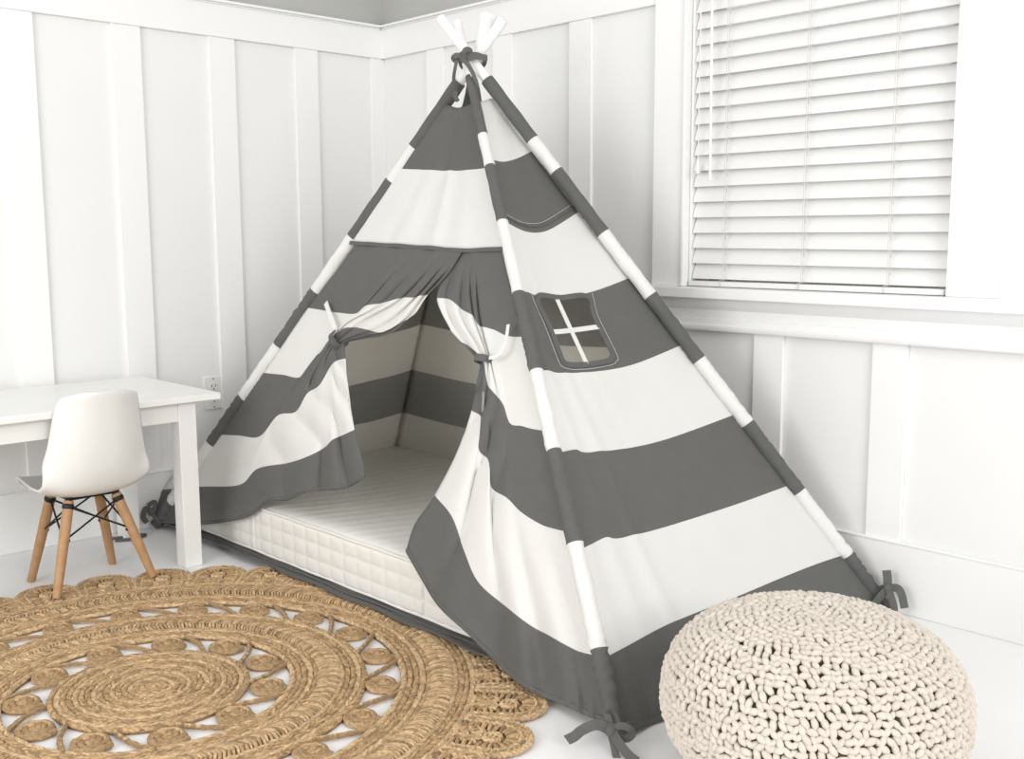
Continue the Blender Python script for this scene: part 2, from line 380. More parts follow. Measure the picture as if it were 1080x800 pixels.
# front upper panel ------------------------------------------------
rows = [row_from_px(p, nf, cf, 'LF', 'FF') for p in (
    [(472.5, 110.5), (480, 112.5), (487, 112), (495, 109)],
    [(428, 178), (452, 178.5), (476, 179.3), (500, 178), (516, 176.5)],
    [(377, 257), (404, 258.5), (430, 260), (458, 262), (487, 264.5), (508, 263.8), (526, 263.5)])]
S = rows_to_surf(rows, 60, 14); n, m = S.shape[:2]
for i in range(n):
    for j in range(m):
        t = j/(m-1); w_ = i/(n-1); e = math.sin(PI*t)
        S[i, j] += nf*np.sign(nf@(CAM-APX))*(-.006*e+.0022*e*math.sin(t*34+w_*2)*w_+.0035*e*math.exp(-((t-.57)/.03)**2)+.003*e*math.exp(-((t-.33)/.05)**2)*w_)
mb = MB().add(S.reshape(-1, 3), grid_faces(n, m), [0 if i//(m-1) < 14 else 1 for i in range((n-1)*(m-1))])
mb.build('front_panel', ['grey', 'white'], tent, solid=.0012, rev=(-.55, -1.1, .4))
# double-stitched seam above the door
sd = np.sign(nf@(CAM-APX))
sp = [S[-1, j]+nf*sd*.005+np.array([0, 0, .001]) for j in range(1, m, 3)]
sm_ = MB(); ribbon(sm_, sp, .011, nf*sd, K=2, th=.0014); sm_.build('door_seam', 'grey', tent)

# curtains -----------------------------------------------------------
def curtain(cols, name, fold, mats, parent, Kc=9, Kw=18, hemdrop=None, extra=None):
    """cols: per column a list of (w, u, v, depth) keys; w integer = a stripe edge"""
    W = np.concatenate([np.linspace(i, i+1, Kw, endpoint=False) for i in range(5)]+[[5.0]])
    G = []
    for ks in cols:
        ks = np.array(ks, float)
        w = ks[:, 0]; # monotone cubic in w for u, v, depth
        o = []
        for q in range(1, 4):
            y = ks[:, q]; h = np.diff(w); s = np.diff(y)/h; mm = np.zeros(len(y)); mm[0] = s[0]; mm[-1] = s[-1]
            for i in range(1, len(y)-1): mm[i] = 0 if s[i-1]*s[i] <= 0 else (s[i-1]*h[i]+s[i]*h[i-1])/(h[i-1]+h[i])
            idx = np.clip(np.searchsorted(w, W, side='right')-1, 0, len(w)-2); t = (W-w[idx])/h[idx]
            o.append((2*t**3-3*t**2+1)*y[idx]+(t**3-2*t**2+t)*h[idx]*mm[idx]+(-2*t**3+3*t**2)*y[idx+1]+(t**3-t**2)*h[idx]*mm[idx+1])
        G.append(np.stack(o, 1))
    G = np.stack(G)                       # column, row, (u, v, d)
    nc = len(cols); D = crom(G.reshape(nc, -1), Kc).reshape(-1, len(W), 3)
    m = D.shape[0]; n = len(W); P = np.zeros((n, m, 3))
    for j in range(m):
        c = j/Kc
        for i in range(n):
            u, v, d = D[j, i]
            P[i, j] = on_plane(u, v, nf, cf, d+fold(c, W[i], u, v))
    if extra: extra(P, W)
    fm = [(int(W[i//(m-1)]+1e-6)) % 2 for i in range((n-1)*(m-1))]
    mb = MB().add(P.reshape(-1, 3), grid_faces(n, m), fm)
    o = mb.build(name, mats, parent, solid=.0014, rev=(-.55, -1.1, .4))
    # hem line
    hm = MB(); ribbon(hm, [P[-2, j] for j in range(0, m, 3)], .010, nf*sd, K=1, th=.0035)
    hm.build('hem', 'hem', o)
    return o, P
def sm(x, a, b): x = min(1, max(0, (x-a)/(b-a))); return x*x*(3-2*x)
LC = [
 [(0,377,258,0),(1,325,324.5,0),(2,277.6,393,0),(3,225,458,0),(4,172,516,0),(5,163,551,0)],
 [(0,395,259,0),(1,340,327,0),(2,298,395,.0),(3,251,459,0),(4,213,513,0),(5,214,553,0)],
 [(0,412,260,0),(1,356,329.5,0),(2,318,397,0),(3,274,460,0),(4,253,511,0),(5,261,545,0)],
 [(0,430,261,0),(1,375,330.6,-.004),(1.6,350,359,-.01),(2,334,375,-.005),(3,293,438,0),(4,272,494,0),(5,283,528.5,0)],
 [(0,445,262,0),(1,386,322.5,-.008),(2,349.5,356,-.018),(3,312,434,0),(4,304,488,0),(5,305,527,.0)],
 [(0,457,263,0),(1,405,319,-.012),(2,361,347,-.02),(2.25,353,358,-.02),(3,324,415,-.005),(4,325,481,0),(5,324,518,.01)],
 [(0,468,264,0),(1,423,314,-.014),(2,373,345,-.02),(2.3,356,359,-.022),(3,337,406,-.01),(4,342,472,0),(5,341,517,.02)],
 [(0,477,264,0),(1,436,313.5,-.012),(2,388,347.5,-.018),(2.4,359,360.5,-.02),(3,349,386,-.012),(4,351,463.5,0),(5,357,516,.025)],
 [(0,484,265,0),(1,444,311.5,-.006),(2,403,350,-.01),(2.4,378,355,-.014),(2.62,362,361,-.016),(3,356,380,-.012),(4,361,459,.0),(5,372,512,.03)],
 [(0,487,266,0),(.5,472,289,0),(1,451,311,0),(1.6,438,330,0),(2,429,337,0),(2.22,414,350,-.002),(2.45,385,357,-.006),(2.7,366,361.5,-.012),(3,364.5,378,-.01),(3.5,368,414,0),(4,374,453,.01),(4.6,383,488,.025),(5,385,503,.03)],
]
def foldL(c, w, u, v):
    g = sm(c, 2.0, 4.0)
    near = math.exp(-((w-2.3)/.5)**2)
    a = .017*sm(w, .1, .8)*(1-sm(w, 1.6, 2.3)*.55)
    if w > 2.4: a = .009+.013*sm(w, 2.6, 4.2)
    q_ = c*.8+.1 if w < 2.5 else c*(.8-.3*sm(w, 2.5, 4))+.1; f = .75-1.5*abs(math.sin(PI*q_))**.8
    soft = .0025*math.sin(c*4+w*2)*sm(w, 2, 3.5)
    return a*f*g+soft
cl, PL = curtain(LC, 'door_curtain', foldL, ['grey', 'white'], tent)
RC = [
 [(0,528,263,0),(1,551,355,0),(2,573,454,0),(3,600,561,0),(4,634,692,0),(5,646,766,0)],
 [(0,521,263,0),(1,541,355,0),(2,561,452,0),(3,583,557,0),(4,612,687,0),(5,622,756,0)],
 [(0,515,264,0),(1,532,353,0),(2,550,449,0),(3,570,552.5,0),(4,597,680,0),(5,602,747,0)],
 [(0,509,264.5,0),(1,522,348,0),(2,538,446,0),(3,550,540,0),(4,578,669,0),(5,583,739,0)],
 [(0,503,265,0),(1,512,345,0),(1.4,519,379,-.008),(2,530,425,-.005),(3,535,525,0),(4,559,659,0),(5,564,731,-.005)],
 [(0,499,265,0),(1,505,343,-.004),(1.5,516,380,-.016),(2,520,413,-.01),(3,518,513,0),(4,536,641,0),(5,538,713,0)],
 [(0,495,265,.006),(1,499,333,-.004),(1.6,514,381,-.02),(2,513.5,403,-.014),(3,515.5,486,-.004),(4,505,614,0),(5,496,671,0)],
 [(0,492,265,.01),(1,487,326,-.004),(1.6,508,371,-.02),(2,510,381,-.02),(3,505,473,-.01),(4,489.5,580,-.004),(5,463,640,0)],
 [(0,489,265,.014),(1,475,316,.0),(2,499,368,-.012),(2.2,509.5,381.5,-.016),(3,508.5,442,-.004),(3.15,506,455,0),(4,477,545,0),(5,444,610,0)],
 [(0,487,266,.018),(.6,467,296,.012),(1,461,314,.006),(1.5,474,345,0),(2,486,360,-.002),(2.12,499,374,-.008),(2.25,506.5,382.5,-.014),(2.6,502.5,405,-.004),(3,497.5,432.5,0),(3.5,481,479,0),(4,458.5,522,0),(4.6,436,556,.0),(5,428,582,.0)],
]
def foldR(c, w, u, v):
    g = sm(c, 3.2, 4.6)
    a = .015*sm(w, .1, .8)*(1-.5*sm(w, 1.3, 1.9))
    if w > 1.9: a = .008+.017*sm(w, 2.1, 4)
    q_ = c*.8+.35 if w < 1.9 else c*(.8-.3*sm(w, 1.9, 3.5))+.35; f = .75-1.5*abs(math.sin(PI*q_))**.8
    low = .009*math.sin(c*2.4+w*1.3)*sm(w, 2.6, 4)*(1-sm(w, 4.6, 5)*.5)*sm(c, 0, 1.2)
    gather = -.006*math.sin(c*9)*sm(w, 4.2, 5)*(1-sm(c, 1, 3))
    return a*f*g+low+gather
cr_, PR = curtain(RC, 'door_curtain', foldR, ['grey', 'white'], tent)
bpy.data.objects[cl.name]['label'] = 'left half of the door, gathered to the side with its own tie'
bpy.data.objects[cr_.name]['label'] = 'right half of the door, its foot trailing out over the mattress edge'
vn = -Fv
def P2(u, v, d=0.0): return on_plane(u, v, nf, cf, d)
def band(c_px, axis_px, rad_px, nrmoff, name, parent, width=.02):
    """a fabric strap wrapped right round the gathered cloth"""
    a = P2(*c_px, -.02); b = P2(c_px[0]+axis_px[0], c_px[1]+axis_px[1], -.02); ax = b-a; ax /= np.linalg.norm(ax)
    e = nf-ax*(nf@ax); e /= np.linalg.norm(e); q = np.cross(ax, e); r = rad_px/FPX*2.75
    mbb = MB(); vs = []; NS = 28
    for i in range(NS):
        th = 2*PI*i/NS; o = a+(math.cos(th)*e*.026+math.sin(th)*q*r)
        out = (math.cos(th)*e+math.sin(th)*q)
        for (wv, oo) in ((-1, 0), (1, 0), (1, .0025), (-1, .0025)): vs.append(o+ax*wv*width/2+out*oo)
    fs = [(i*4+k, i*4+(k+1) % 4, ((i+1) % NS)*4+(k+1) % 4, ((i+1) % NS)*4+k) for i in range(NS) for k in range(4)]
    mbb.add(vs, fs, 0); return mbb
t1 = band((357, 358), (-9, 8), 11, 0, '', cl, .021)
t1o = t1.build('tieback', 'grey', cl)
tt = MB(); ribbon(tt, [P2(354, 350, -.045), P2(351, 340, -.045), P2(347, 329, -.04), P2(343.5, 319, -.035)], .0165, [nf*sd, nf*sd], taper=(.9, 1.0)); tt.build('tie_tail', 'white', t1o)
t2 = band((511.5, 379.5), (-2, 10), 8.5, 0, '', cr_, .018)
t2o = t2.build('tieback', 'grey', cr_)
tt = MB(); ribbon(tt, [P2(516, 377, -.045), P2(523, 376, -.05), P2(530, 369, -.05), P2(534, 356, -.045), P2(536, 342, -.045)], .009, [nf*sd, nf*sd]); tt.build('tie_tail', 'white', t2o)

# right side panel with its window -------------------------------------
rp = [
 [(507, 107), (512, 106), (517, 104.5), (521, 103.5)],
 [(520, 168), (532.5, 169.3), (545, 165.5), (560, 159.5)],
 [(534.6, 234), (552.5, 240.7), (568.7, 241.6), (585, 237.5), (608, 224.5)],
 [(551, 306), (575, 309.6), (598, 308.3), (624, 304.8), (661, 293.7)],
 [(562, 388.5), (580, 389.5), (601, 390.3), (640, 386.5), (676, 378.9), (715, 365)],
 [(590, 477.5), (599, 474), (609, 473), (621, 475), (669.5, 468), (715, 457), (770, 438.5)],
 [(620.7, 575), (640, 565.5), (653, 566), (689, 557.5), (728, 546), (780, 529.5), (829, 512.5)],
 [(648, 688), (666.7, 678), (696.7, 661.7), (722, 650.5), (761, 635), (787, 624.5), (826, 608), (862, 594), (893, 584)],
 [(664, 768), (704, 752.5), (760, 729), (820, 702), (880, 674), (930, 650)]]
rows = [row_from_px(p, nr, cr, 'FF', 'RF') for p in rp]
KP = 24; NC = 220
def sub_surf(rows, lo, hi, ncol, k):
    R = np.stack([resample(r, ncol) for r in rows]); S = crom(R.reshape(len(rows), -1), k).reshape(-1, ncol, 3); return S
S = sub_surf(rows, 0, 8, NC, KP); sr = np.sign(nr@(CAM-APX))
n, m = S.shape[:2]
for i in range(n):
    w_ = i/KP
    for j in range(m):
        t = j/(m-1); e = math.sin(PI*t)
        d = -.022*e*math.sin(PI*min(1, w_/8))-.002*e*math.sin(w_*2+t*9)
        # soft wrinkles running down from the front pole
        g = math.exp(-t*7); d += .005*g*(1-math.exp(-t*30))*math.sin(t*60-w_*1.1)*sm(w_, 2, 4)
        d += .004*math.exp(-((t-.16-.012*w_)/.025)**2)*sm(w_, 4, 6)
        # gathers into the bow at the front foot
        if w_ > 7: d += .010*(w_-7)*math.exp(-t*5)*(1-math.exp(-t*25))*math.sin(t*55)
        S[i, j] += nr*sr*d
hole_px = [(569, 311), (596.5, 309.8), (623.5, 308.8), (632, 332), (650, 367), (649.5, 373), (645, 376.5), (621, 381), (603, 381.2), (597.5, 379), (594.5, 374), (582, 341.5)]
hp = [on_plane(u, v, nr, cr) for u, v in hole_px]
def inside(x, z, poly):
    c = False; j = len(poly)-1
    for i in range(len(poly)):
        if (poly[i][2] > z) != (poly[j][2] > z) and x < (poly[j][0]-poly[i][0])*(z-poly[i][2])/(poly[j][2]-poly[i][2])+poly[i][0]: c = not c
        j = i
    return c
def face_off(x, z):      # height of the sagging cloth over the flat plane at (x, z)
    k = np.argmin((S[..., 0]-x)**2+(S[..., 2]-z)**2); P = S.reshape(-1, 3)[k]; return float((nr@P-cr))
hp_l = [p+nr*face_off(p[0], p[2]) for p in hp]; hp_c = np.mean(hp_l, 0); hcut = [hp_c+(p-hp_c)*1.03 for p in hp_l]
fs = []; fm = []
for f in grid_faces(n, m):
    i, j = divmod(f[0], m); q = (S[i, j]+S[i+1, j+1])/2
    if 3*KP <= i < 4*KP and inside(q[0], q[2], hcut): continue
    fs.append(f); fm.append(1-(i//KP) % 2)
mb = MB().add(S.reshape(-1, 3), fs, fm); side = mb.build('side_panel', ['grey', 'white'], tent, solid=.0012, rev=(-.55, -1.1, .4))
def lift(P, h=.003): 
    P = np.array(P); return P+nr*(face_off(P[0], P[2])+sr*h)
lp = crom(hp, 5, closed=True); wt = MB()
ribbon(wt, [lift(p, .002) for p in list(lp)+[lp[0]]], .015, nr*sr, K=1, th=.0016); fr = wt.build('window_trim', 'grey', side)
wb = MB()
for a, b in (((591.5, 312), (623, 380)), ((583, 348), (638, 340))):
    pts = [lift(on_plane(a[0]+(b[0]-a[0])*t, a[1]+(b[1]-a[1])*t, nr, cr), .0015) for t in (0, .33, .66, 1)]
    ribbon(wb, pts, .013, nr*sr, K=3, th=.0022)
wb.build('window_bars', 'white', side, )
# seam fold on the upper grey stripe and bottom hem
sb = MB(); ribbon(sb, [S[2*KP-2, j]+nr*sr*.003 for j in range(3, m-3, 5)], .004, nr*sr, K=1, th=.0015); sb.build('seam_tuck', 'hem', side); sb = MB()
ribbon(sb, [S[-1, j]+nr*sr*.001 for j in range(3, m-3, 5)], .014, nr*sr, K=1, th=.004); sb.build('hem', 'hem', side)
fh = MB(); ribbon(fh, [S[2*KP-3, j]+nr*sr*.0022 for j in range(6, m-6, 5)], .0012, nr*sr, K=1, th=.001); fh.build('stitching', 'thread', side); fh = MB()
for sgn in (1,):
    ctr = np.mean(hp, 0); ribbon(fh, [lift(ctr+(p-ctr)*1.16, .0015) for p in lp[11:]], .0013, nr*sr, K=1, th=.001)
fh.build('stitching', 'thread', side)

# the two panels behind, seen through the door and the little window
ZB = [1.30, 1.17, 1.02, .845, .67, .497, .32, .145, .004]
for kl, kr, nn_ in (('LF', 'BF', na), ('BF', 'RF', nb)):
    R = []
    for z in ZB:
        a = pole_pt(kl, z/X[kl][2]); b = pole_pt(kr, z/X[kr][2]); ins = np.array([-.016, -.016, 0]); a = a+ins*(kl == 'BF'); b = b+ins*(kr == 'BF'); R.append(np.array([a+(b-a)*t for t in np.linspace(0, 1, 50)]))
    S2 = crom(np.stack(R).reshape(len(ZB), -1), 10).reshape(-1, 50, 3); n2, m2 = S2.shape[:2]
    si = np.sign(nn_@(APX+np.array([0, 0, -.8])-pole_pt(kl, .5)))
    for i in range(n2):
        for j in range(m2):
            t = j/(m2-1); e = math.sin(PI*t); w_ = i/10
            S2[i, j] += nn_*si*(.028*e*math.sin(PI*min(1, w_/8))+.003*e*math.sin(t*17+w_)) + np.array([0, 0, -.012*e])*(w_ > .1)*(w_ < 7.5)
    mb = MB().add(S2.reshape(-1, 3), grid_faces(n2, m2), [((i//(m2-1))//10+1) % 2 if False else (1 if ((i//(m2-1))//10) % 2 == 0 else 0) for i in range((n2-1)*(m2-1))])
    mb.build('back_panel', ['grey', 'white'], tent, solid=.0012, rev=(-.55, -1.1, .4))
# dark ground sheet that the mattress lies on
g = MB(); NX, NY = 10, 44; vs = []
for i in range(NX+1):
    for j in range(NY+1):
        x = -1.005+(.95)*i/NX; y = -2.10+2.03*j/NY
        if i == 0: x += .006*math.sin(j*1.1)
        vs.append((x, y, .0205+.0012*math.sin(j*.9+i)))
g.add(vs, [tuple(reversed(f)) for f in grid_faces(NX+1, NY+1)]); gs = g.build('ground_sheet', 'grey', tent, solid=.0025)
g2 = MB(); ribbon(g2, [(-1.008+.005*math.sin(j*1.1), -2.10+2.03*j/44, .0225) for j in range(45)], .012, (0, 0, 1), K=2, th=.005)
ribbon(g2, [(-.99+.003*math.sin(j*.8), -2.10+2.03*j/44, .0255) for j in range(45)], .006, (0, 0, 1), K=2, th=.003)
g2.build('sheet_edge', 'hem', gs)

# bows ------------------------------------------------------------------
def bow(c, parts, name, look):
    mb = MB(); c = np.array(c)
    blob(mb, c, (.014, .012, .013))
    for pts, w in parts: ribbon(mb, pts, w, look, K=7, th=.0024)
    return mb.build(name, 'grey', tent)
def Q(u, v, dd): return CAM+ray(u, v)*dd
d0 = float(np.linalg.norm(FF+np.array([0, 0, .03])-CAM))-.035
def ql(l, d): return [Q(u, v, d+o) for u, v, o in l]
bow(Q(645, 770, d0), [
    (ql([(645, 770, 0), (630, 764, -.005), (615, 769, .0), (606, 776, 0), (598, 780, .01)], d0), .020),
    (ql([(645, 770, 0), (642, 758, 0), (641, 752, .005), (646, 752, .012), (652, 764, .006), (648, 770, 0)], d0), .012),
    (ql([(645, 770, -.004), (654, 765, -.012), (664, 768, -.012), (667, 774, 0), (660, 779, .0), (648, 773, 0)], d0), .013),
    (ql([(646, 772, -.006), (652, 782, -.012), (662, 795, -.018), (672, 803, -.02)], d0), .018),
    (ql([(644, 772, -.002), (647, 784, -.004), (650, 798, -.004), (652, 806, 0)], d0), .014),
    (ql([(636, 766, .01), (645, 768, -.004), (656, 769, .0), (664, 766, .02)], d0), .02)], 'bow_tie', vn)
d1 = float(np.linalg.norm(RF+np.array([0, 0, .04])-CAM))-.04
bow(Q(936, 620, d1), [
    (ql([(936, 620, 0), (936, 610, 0), (935, 601, .0)], d1), .022),
    (ql([(936, 620, 0), (946, 620, -.005), (951, 627, -.005), (954, 641, 0)], d1), .020),
    (ql([(936, 621, -.004), (929, 628, -.008), (923, 636, -.004)], d1), .018),
    (ql([(937, 621, -.005), (940, 630, -.012), (943, 640, -.01), (943, 650, -.005)], d1), .018),
    (ql([(926, 640, 0), (929, 647, -.005), (936, 650, -.005), (943, 649, 0)], d1), .012),
    (ql([(928, 621, .012), (936, 619, -.004), (944, 620, .012)], d1), .018)], 'bow_tie', vn)
d2 = float(np.linalg.norm(LF+np.array([0, 0, .03])-CAM))-.035
bow(Q(160, 540, d2), [
    (ql([(160, 540, 0), (154, 536, -.004), (151, 545, 0), (155, 551, 0)], d2), .018),
    (ql([(160, 540, 0), (164, 532, -.004), (162, 529, 0), (156, 533, .0)], d2), .014),
    (ql([(160, 541, -.003), (166, 548, -.006), (170, 552, 0)], d2), .014)], 'bow_tie', vn)
# ties round the pole crossing
dA = dist-.075; tp = MB()
blob(tp, Q(489, 60, dA+.01), (.016, .016, .016))
ribbon(tp, ql([(493, 62, -.004), (500, 59.5, -.006), (508, 60, 0), (514, 61, .01)], dA), .016, vn)
ribbon(tp, ql([(493, 60, 0), (496, 54, -.004), (492, 52, -.01), (489, 56, -.008), (491, 61, -.004)], dA), .014, vn)
ribbon(tp, ql([(490, 61, -.004), (482, 58, -.008), (478, 61, 0), (481, 64, .004), (488, 60, 0)], dA), .013, vn)
ribbon(tp, ql([(485, 60, -.004), (492, 66, -.008), (498, 76, -.01), (503, 88, -.006), (506, 102, 0), (508, 117, .01)], dA), .012, vn, taper=(1.2, .5))
ribbon(tp, ql([(482, 63, 0), (480, 72, 0), (478.5, 82, .02), (479, 88, .03)], dA), .009, vn)
ribbon(tp, ql([(481, 96, .03), (480, 101, .03), (483, 107, .03)], dA), .012, vn)
# full turn round all four poles
cA = (X['FF']+X['RF']+X['LF']+X['BF'])/4; ringp = []
for i in range(13):
    th = 2*PI*i/12; ringp.append(cA+Rv*.034*math.cos(th)+Fv*.068*math.sin(th)+Uv*(.012+.004*math.cos(th)))
ribbon(tp, ringp, .014, Uv*0+np.array([.2, .3, 0]), K=3); 
tp.build('top_tie', 'grey', tent)

# ---------------------------------------------------------------- mattress
mt = empty('mattress', (-.5, -1.0, .022), 'white quilted mattress lying on the floor sheet inside the tent', 'mattress')
x0, x1, y0, y1, z0, z1 = -.968, -.085, -1.93, -.16, .024, .163
def quilt(t): return abs(math.sin(PI*t))**.45
sd_ = MB(); NY = 420; NZ = 40; vs = []
for i in range(NZ+1):
    z = z0+(z1-z0)*i/NZ; zz_ = i/NZ
    for j in range(NY+1):
        y = y0+(y1-y0)*j/NY
        e = min(1, min(zz_, 1-zz_)/.09); prof_ = .012*(1-math.sqrt(max(0, 1-(1-e)**2)))
        q = .0038*quilt((y-y0)/.062)*quilt(zz_*3)
        for sy in (-.60, -1.413): 
            if abs(y-sy) < .006: q = -.003
        vs.append((x0+prof_-q*(e**.5), y, z))
sd_.add(vs, grid_faces(NZ+1, NY+1))
# remaining three sides, plain
sd_.add([(x0+.012, y0, z0), (x1, y0, z0), (x1, y0, z1), (x0+.012, y0, z1)], [(0, 1, 2, 3)]); sd_.add([(x0+.012, y1, z0), (x1, y1, z0), (x1, y1, z1), (x0+.012, y1, z1)], [(3, 2, 1, 0)])
sd_.add([(x1, y0, z0), (x1, y1, z0), (x1, y1, z1), (x1, y0, z1)], [(0, 1, 2, 3)]); sd_.add([(x0+.012, y0, z0), (x1, y0, z0), (x1, y1, z0), (x0+.012, y1, z0)], [(3, 2, 1, 0)])
sd_.build('side_band', 'quilt', mt)
tpm = MB(); NX, NY = 110, 420; vs = []
for i in range(NX+1):
    x = x0+.004+(x1-x0-.004)*i/NX
    for j in range(NY+1):
        y = y0+(y1-y0)*j/NY; ex = min(1, min(x-x0-.004, x1-x)/.05); ey = min(1, min(y-y0, y1-y)/.05); e = math.sqrt(max(0, 1-(1-min(ex, ey))**2))
        q = .0022*quilt((y+.02*math.sin(x*7)+.25*x)/.058)+.002*math.sin(x*5)*math.sin(y*4)
        vs.append((x, y, z1-.004+.012*e+q*e))
tpm.add(vs, [tuple(reversed(f)) for f in grid_faces(NX+1, NY+1)]); tpm.build('top_cover', 'quilt', mt)
pp = MB()
for z in (z0+.004, z1): pp.tube([(x0+.001, y, z+.0008*math.sin(y*30)) for y in np.linspace(y0, y1, 80)], .0042, 8)
pp.build('piping', 'quilt', mt)

# ---------------------------------------------------------------- table
tb = empty('side_table', (-1.42, -.30, 0), 'small white square-legged table standing against the left wall', 'table')
TX0, TX1, TY0, TY1 = -1.86, -1.045, -.565, -.035
MB().box((TX0, TY0, .497), (TX1, TY1, .517)).build('tabletop', 'lacquer', tb, bevel=.003)
for lx in (TX0+.055, TX1-.122):
    for ly in (TY0+.028, TY1-.082):
        MB().box((lx, ly, 0), (lx+.054, ly+.054, .497)).build('leg', 'lacquer', tb, bevel=.002)
ap = MB().box((TX0+.109, TY0+.034, .440), (TX1-.122, TY0+.052, .497)); ap.box((TX0+.109, TY1-.052, .440), (TX1-.122, TY1-.034, .497))
ap.box((TX0+.062, TY0+.082, .440), (TX0+.080, TY1-.082, .497)); ap.box((TX1-.093, TY0+.082, .440), (TX1-.075, TY1-.082, .497))
ap.build('apron', 'lacquer', tb, bevel=.001)

# ---------------------------------------------------------------- chair
CX, CY = -1.422, -.452
ch = empty('kids_chair', (CX, CY, 0), "white moulded plastic child's chair with wooden dowel legs, tucked at the table", 'chair')
# profile of the shell (y towards the wall = front of the seat)
pf = np.array([(.150, .262, .105), (.157, .280, .124), (.135, .294, .134), (.075, .286, .142), (.0, .272, .148), (-.070, .270, .150), (-.118, .286, .149), (-.145, .335, .144), (-.158, .395, .134), (-.167, .460, .124), (-.176, .520, .114), (-.182, .552, .103), (-.184, .566, .078)])
pr = crom(pf, 5); NU = 33; vs = []
for i, (py, pz, hw) in enumerate(pr):
    v = i/(len(pr)-1)
    seat = sm(v, .05, .4)*(1-sm(v, .45, .75)); back = sm(v, .45, .62)
    for k in range(NU):
        s = 2*k/(NU-1)-1; a = abs(s)
        x = hw*s; rise = .032*a**3*seat; fwd = .050*a**2.5*back*(1-.35*sm(v, .8, 1))
        drop = .010*a**6*sm(v, .9, 1)
        vs.append((CX+x, CY+py+fwd, pz+rise-drop+.018*a**2*sm(v, .4, .55)*(1-sm(v, .55, .8))))
cs = MB().add(vs, grid_faces(len(pr), NU)); so = cs.build('seat_shell', 'plastic', ch, solid=.006)
ft = {(1, -1): (-1.286, -.574), (1, 1): (-1.303, -.338), (-1, -1): (2*CX+1.286, -.574), (-1, 1): (2*CX+1.303, -.338)}
tops = {}
for (sx, sy), (fx, fy) in ft.items():
    T = np.array([CX+sx*.066, CY+sy*.062, .258]); B = np.array([fx, fy, .013 if sy < 0 else .0]); tops[(sx, sy)] = (T, B)
    mb = MB().tube([T+(B-T)*t for t in (0, .02, .3, .6, .97, 1)], [.0125, .0142, .0145, .0135, .0112, .0105], 16); mb.build('leg', 'wood', ch)
wf = MB()
def on_leg(k, t): T, B = tops[k]; return T+(B-T)*t
K_ = list(tops)
for a, b in (((1, -1), (1, 1)), ((-1, -1), (-1, 1)), ((1, -1), (-1, -1)), ((1, 1), (-1, 1))):
    wf.tube([on_leg(a, .06), on_leg(b, .42)], .0028, 8); wf.tube([on_leg(b, .06), on_leg(a, .42)], .0028, 8)
    wf.tube([on_leg(a, .0)+[0, 0, .004], on_leg(b, .0)+[0, 0, .004]], .0042, 8)
for k in K_:
    T = tops[k][0]; wf.tube([T+[0, 0, -.004], T+[0, 0, .014]], .010, 10); p_ = on_leg(k, .42); blob(wf, p_+np.array([-k[0]*.012, 0, 0]), .006, seg=8, ring=6); blob(wf, on_leg(k, .06)+np.array([0, -.0, 0]), .0165, seg=12, ring=6)
wf.build('wire_base', 'black', ch)

# loose cable on the floor by the wall
tag(MB().tube(crom([(-1.215, -.075, .006), (-1.17, -.10, .006), (-1.125, -.105, .006), (-1.10, -.125, .006), (-1.15, -.14, .006), (-1.20, -.12, .006)], 6), .005, 8).build('cable', 'cable'), 'short dark cable lying on the floor under the table', 'cable')

# ---------------------------------------------------------------- jute rug
RC0 = np.array([-1.63, -1.29])
rug = empty('round_rug', (*RC0, 0), 'round braided jute rug with open rosette rings and a scalloped border', 'rug')
# unit stitch: a short twisted lozenge, lying along x
US = []
SG, RN = 6, 6
for i in range(RN):
    t = i/(RN-1); xx = (t-.5); rr = math.sin(PI*(.12+.76*t))**.8
    for k in range(SG): US.append((xx, .5*rr*math.cos(2*PI*k/SG), .5*rr*math.sin(2*PI*k/SG)))
US = np.array(US); UF = grid_faces(RN, SG, True)+[tuple(range(SG))[::-1], tuple((RN-1)*SG+k for k in range(SG))]
UFa = UF
class Stitch:
    def __init__(s): s.V = []; s.n = 0; s.F = []
    def put(s, x, y, z, ang, L, W, H, mi=0):
        c, sn = math.cos(ang), math.sin(ang); v = US*np.array([L, W, H]); v = v.copy()
        X_ = v[:, 0]*c-v[:, 1]*sn+x; Y_ = v[:, 0]*sn+v[:, 1]*c+y; s.V.append(np.stack([X_, Y_, v[:, 2]+z], 1)); s.F.append(mi)
def to_mb(st, mb=None):
    mb = mb or MB()
    for v, mi in zip(st.V, st.F): mb.add(v, UFa, mi)
    return mb
rr_ = random.Random(3)
def ring(st, cx, cy, r, pitch, step, ang, a0=0, a1=2*PI, H=.012, z=.007, mi=0, L=None, jit=.10):
    N = max(5, int(abs(a1-a0)*r/step)); L = L or step*1.75
    for k in range(N):
        a = a0+(a1-a0)*(k+.5)/N
        if cx+r*math.cos(a) > -.93: continue           # tucked flat under the bed, never seen
        st.put(cx+r*math.cos(a), cy+r*math.sin(a), z+rr_.uniform(-.0008, .0012), a+PI/2+ang+rr_.uniform(-jit, jit), L*rr_.uniform(.9, 1.12), pitch*1.08, H*rr_.uniform(.85, 1.15), mi)
def annulus(mb, cx, cy, r0, r1, z=.002, a0=0, a1=2*PI, mi=1, seg=120):
    full = abs(a1-a0) > 6.2; vs = []; S_ = seg
    for i in range(S_+(0 if full else 1)):
        a = a0+(a1-a0)*i/S_
        for (r, zz2) in ((r0, z+.003), (r1, z+.003), (r1, z-.0015), (r0, z-.0015)): vs.append((min(cx+r*math.cos(a), -.80), cy+r*math.sin(a), zz2))
    nn = S_ if full else S_; fs = []
    for i in range(nn):
        j = (i+1) % (S_ if full else S_+1)
        for k in range(4): fs.append((i*4+k, i*4+(k+1) % 4, j*4+(k+1) % 4, j*4+k))
    mb.add(vs, fs, mi, False)
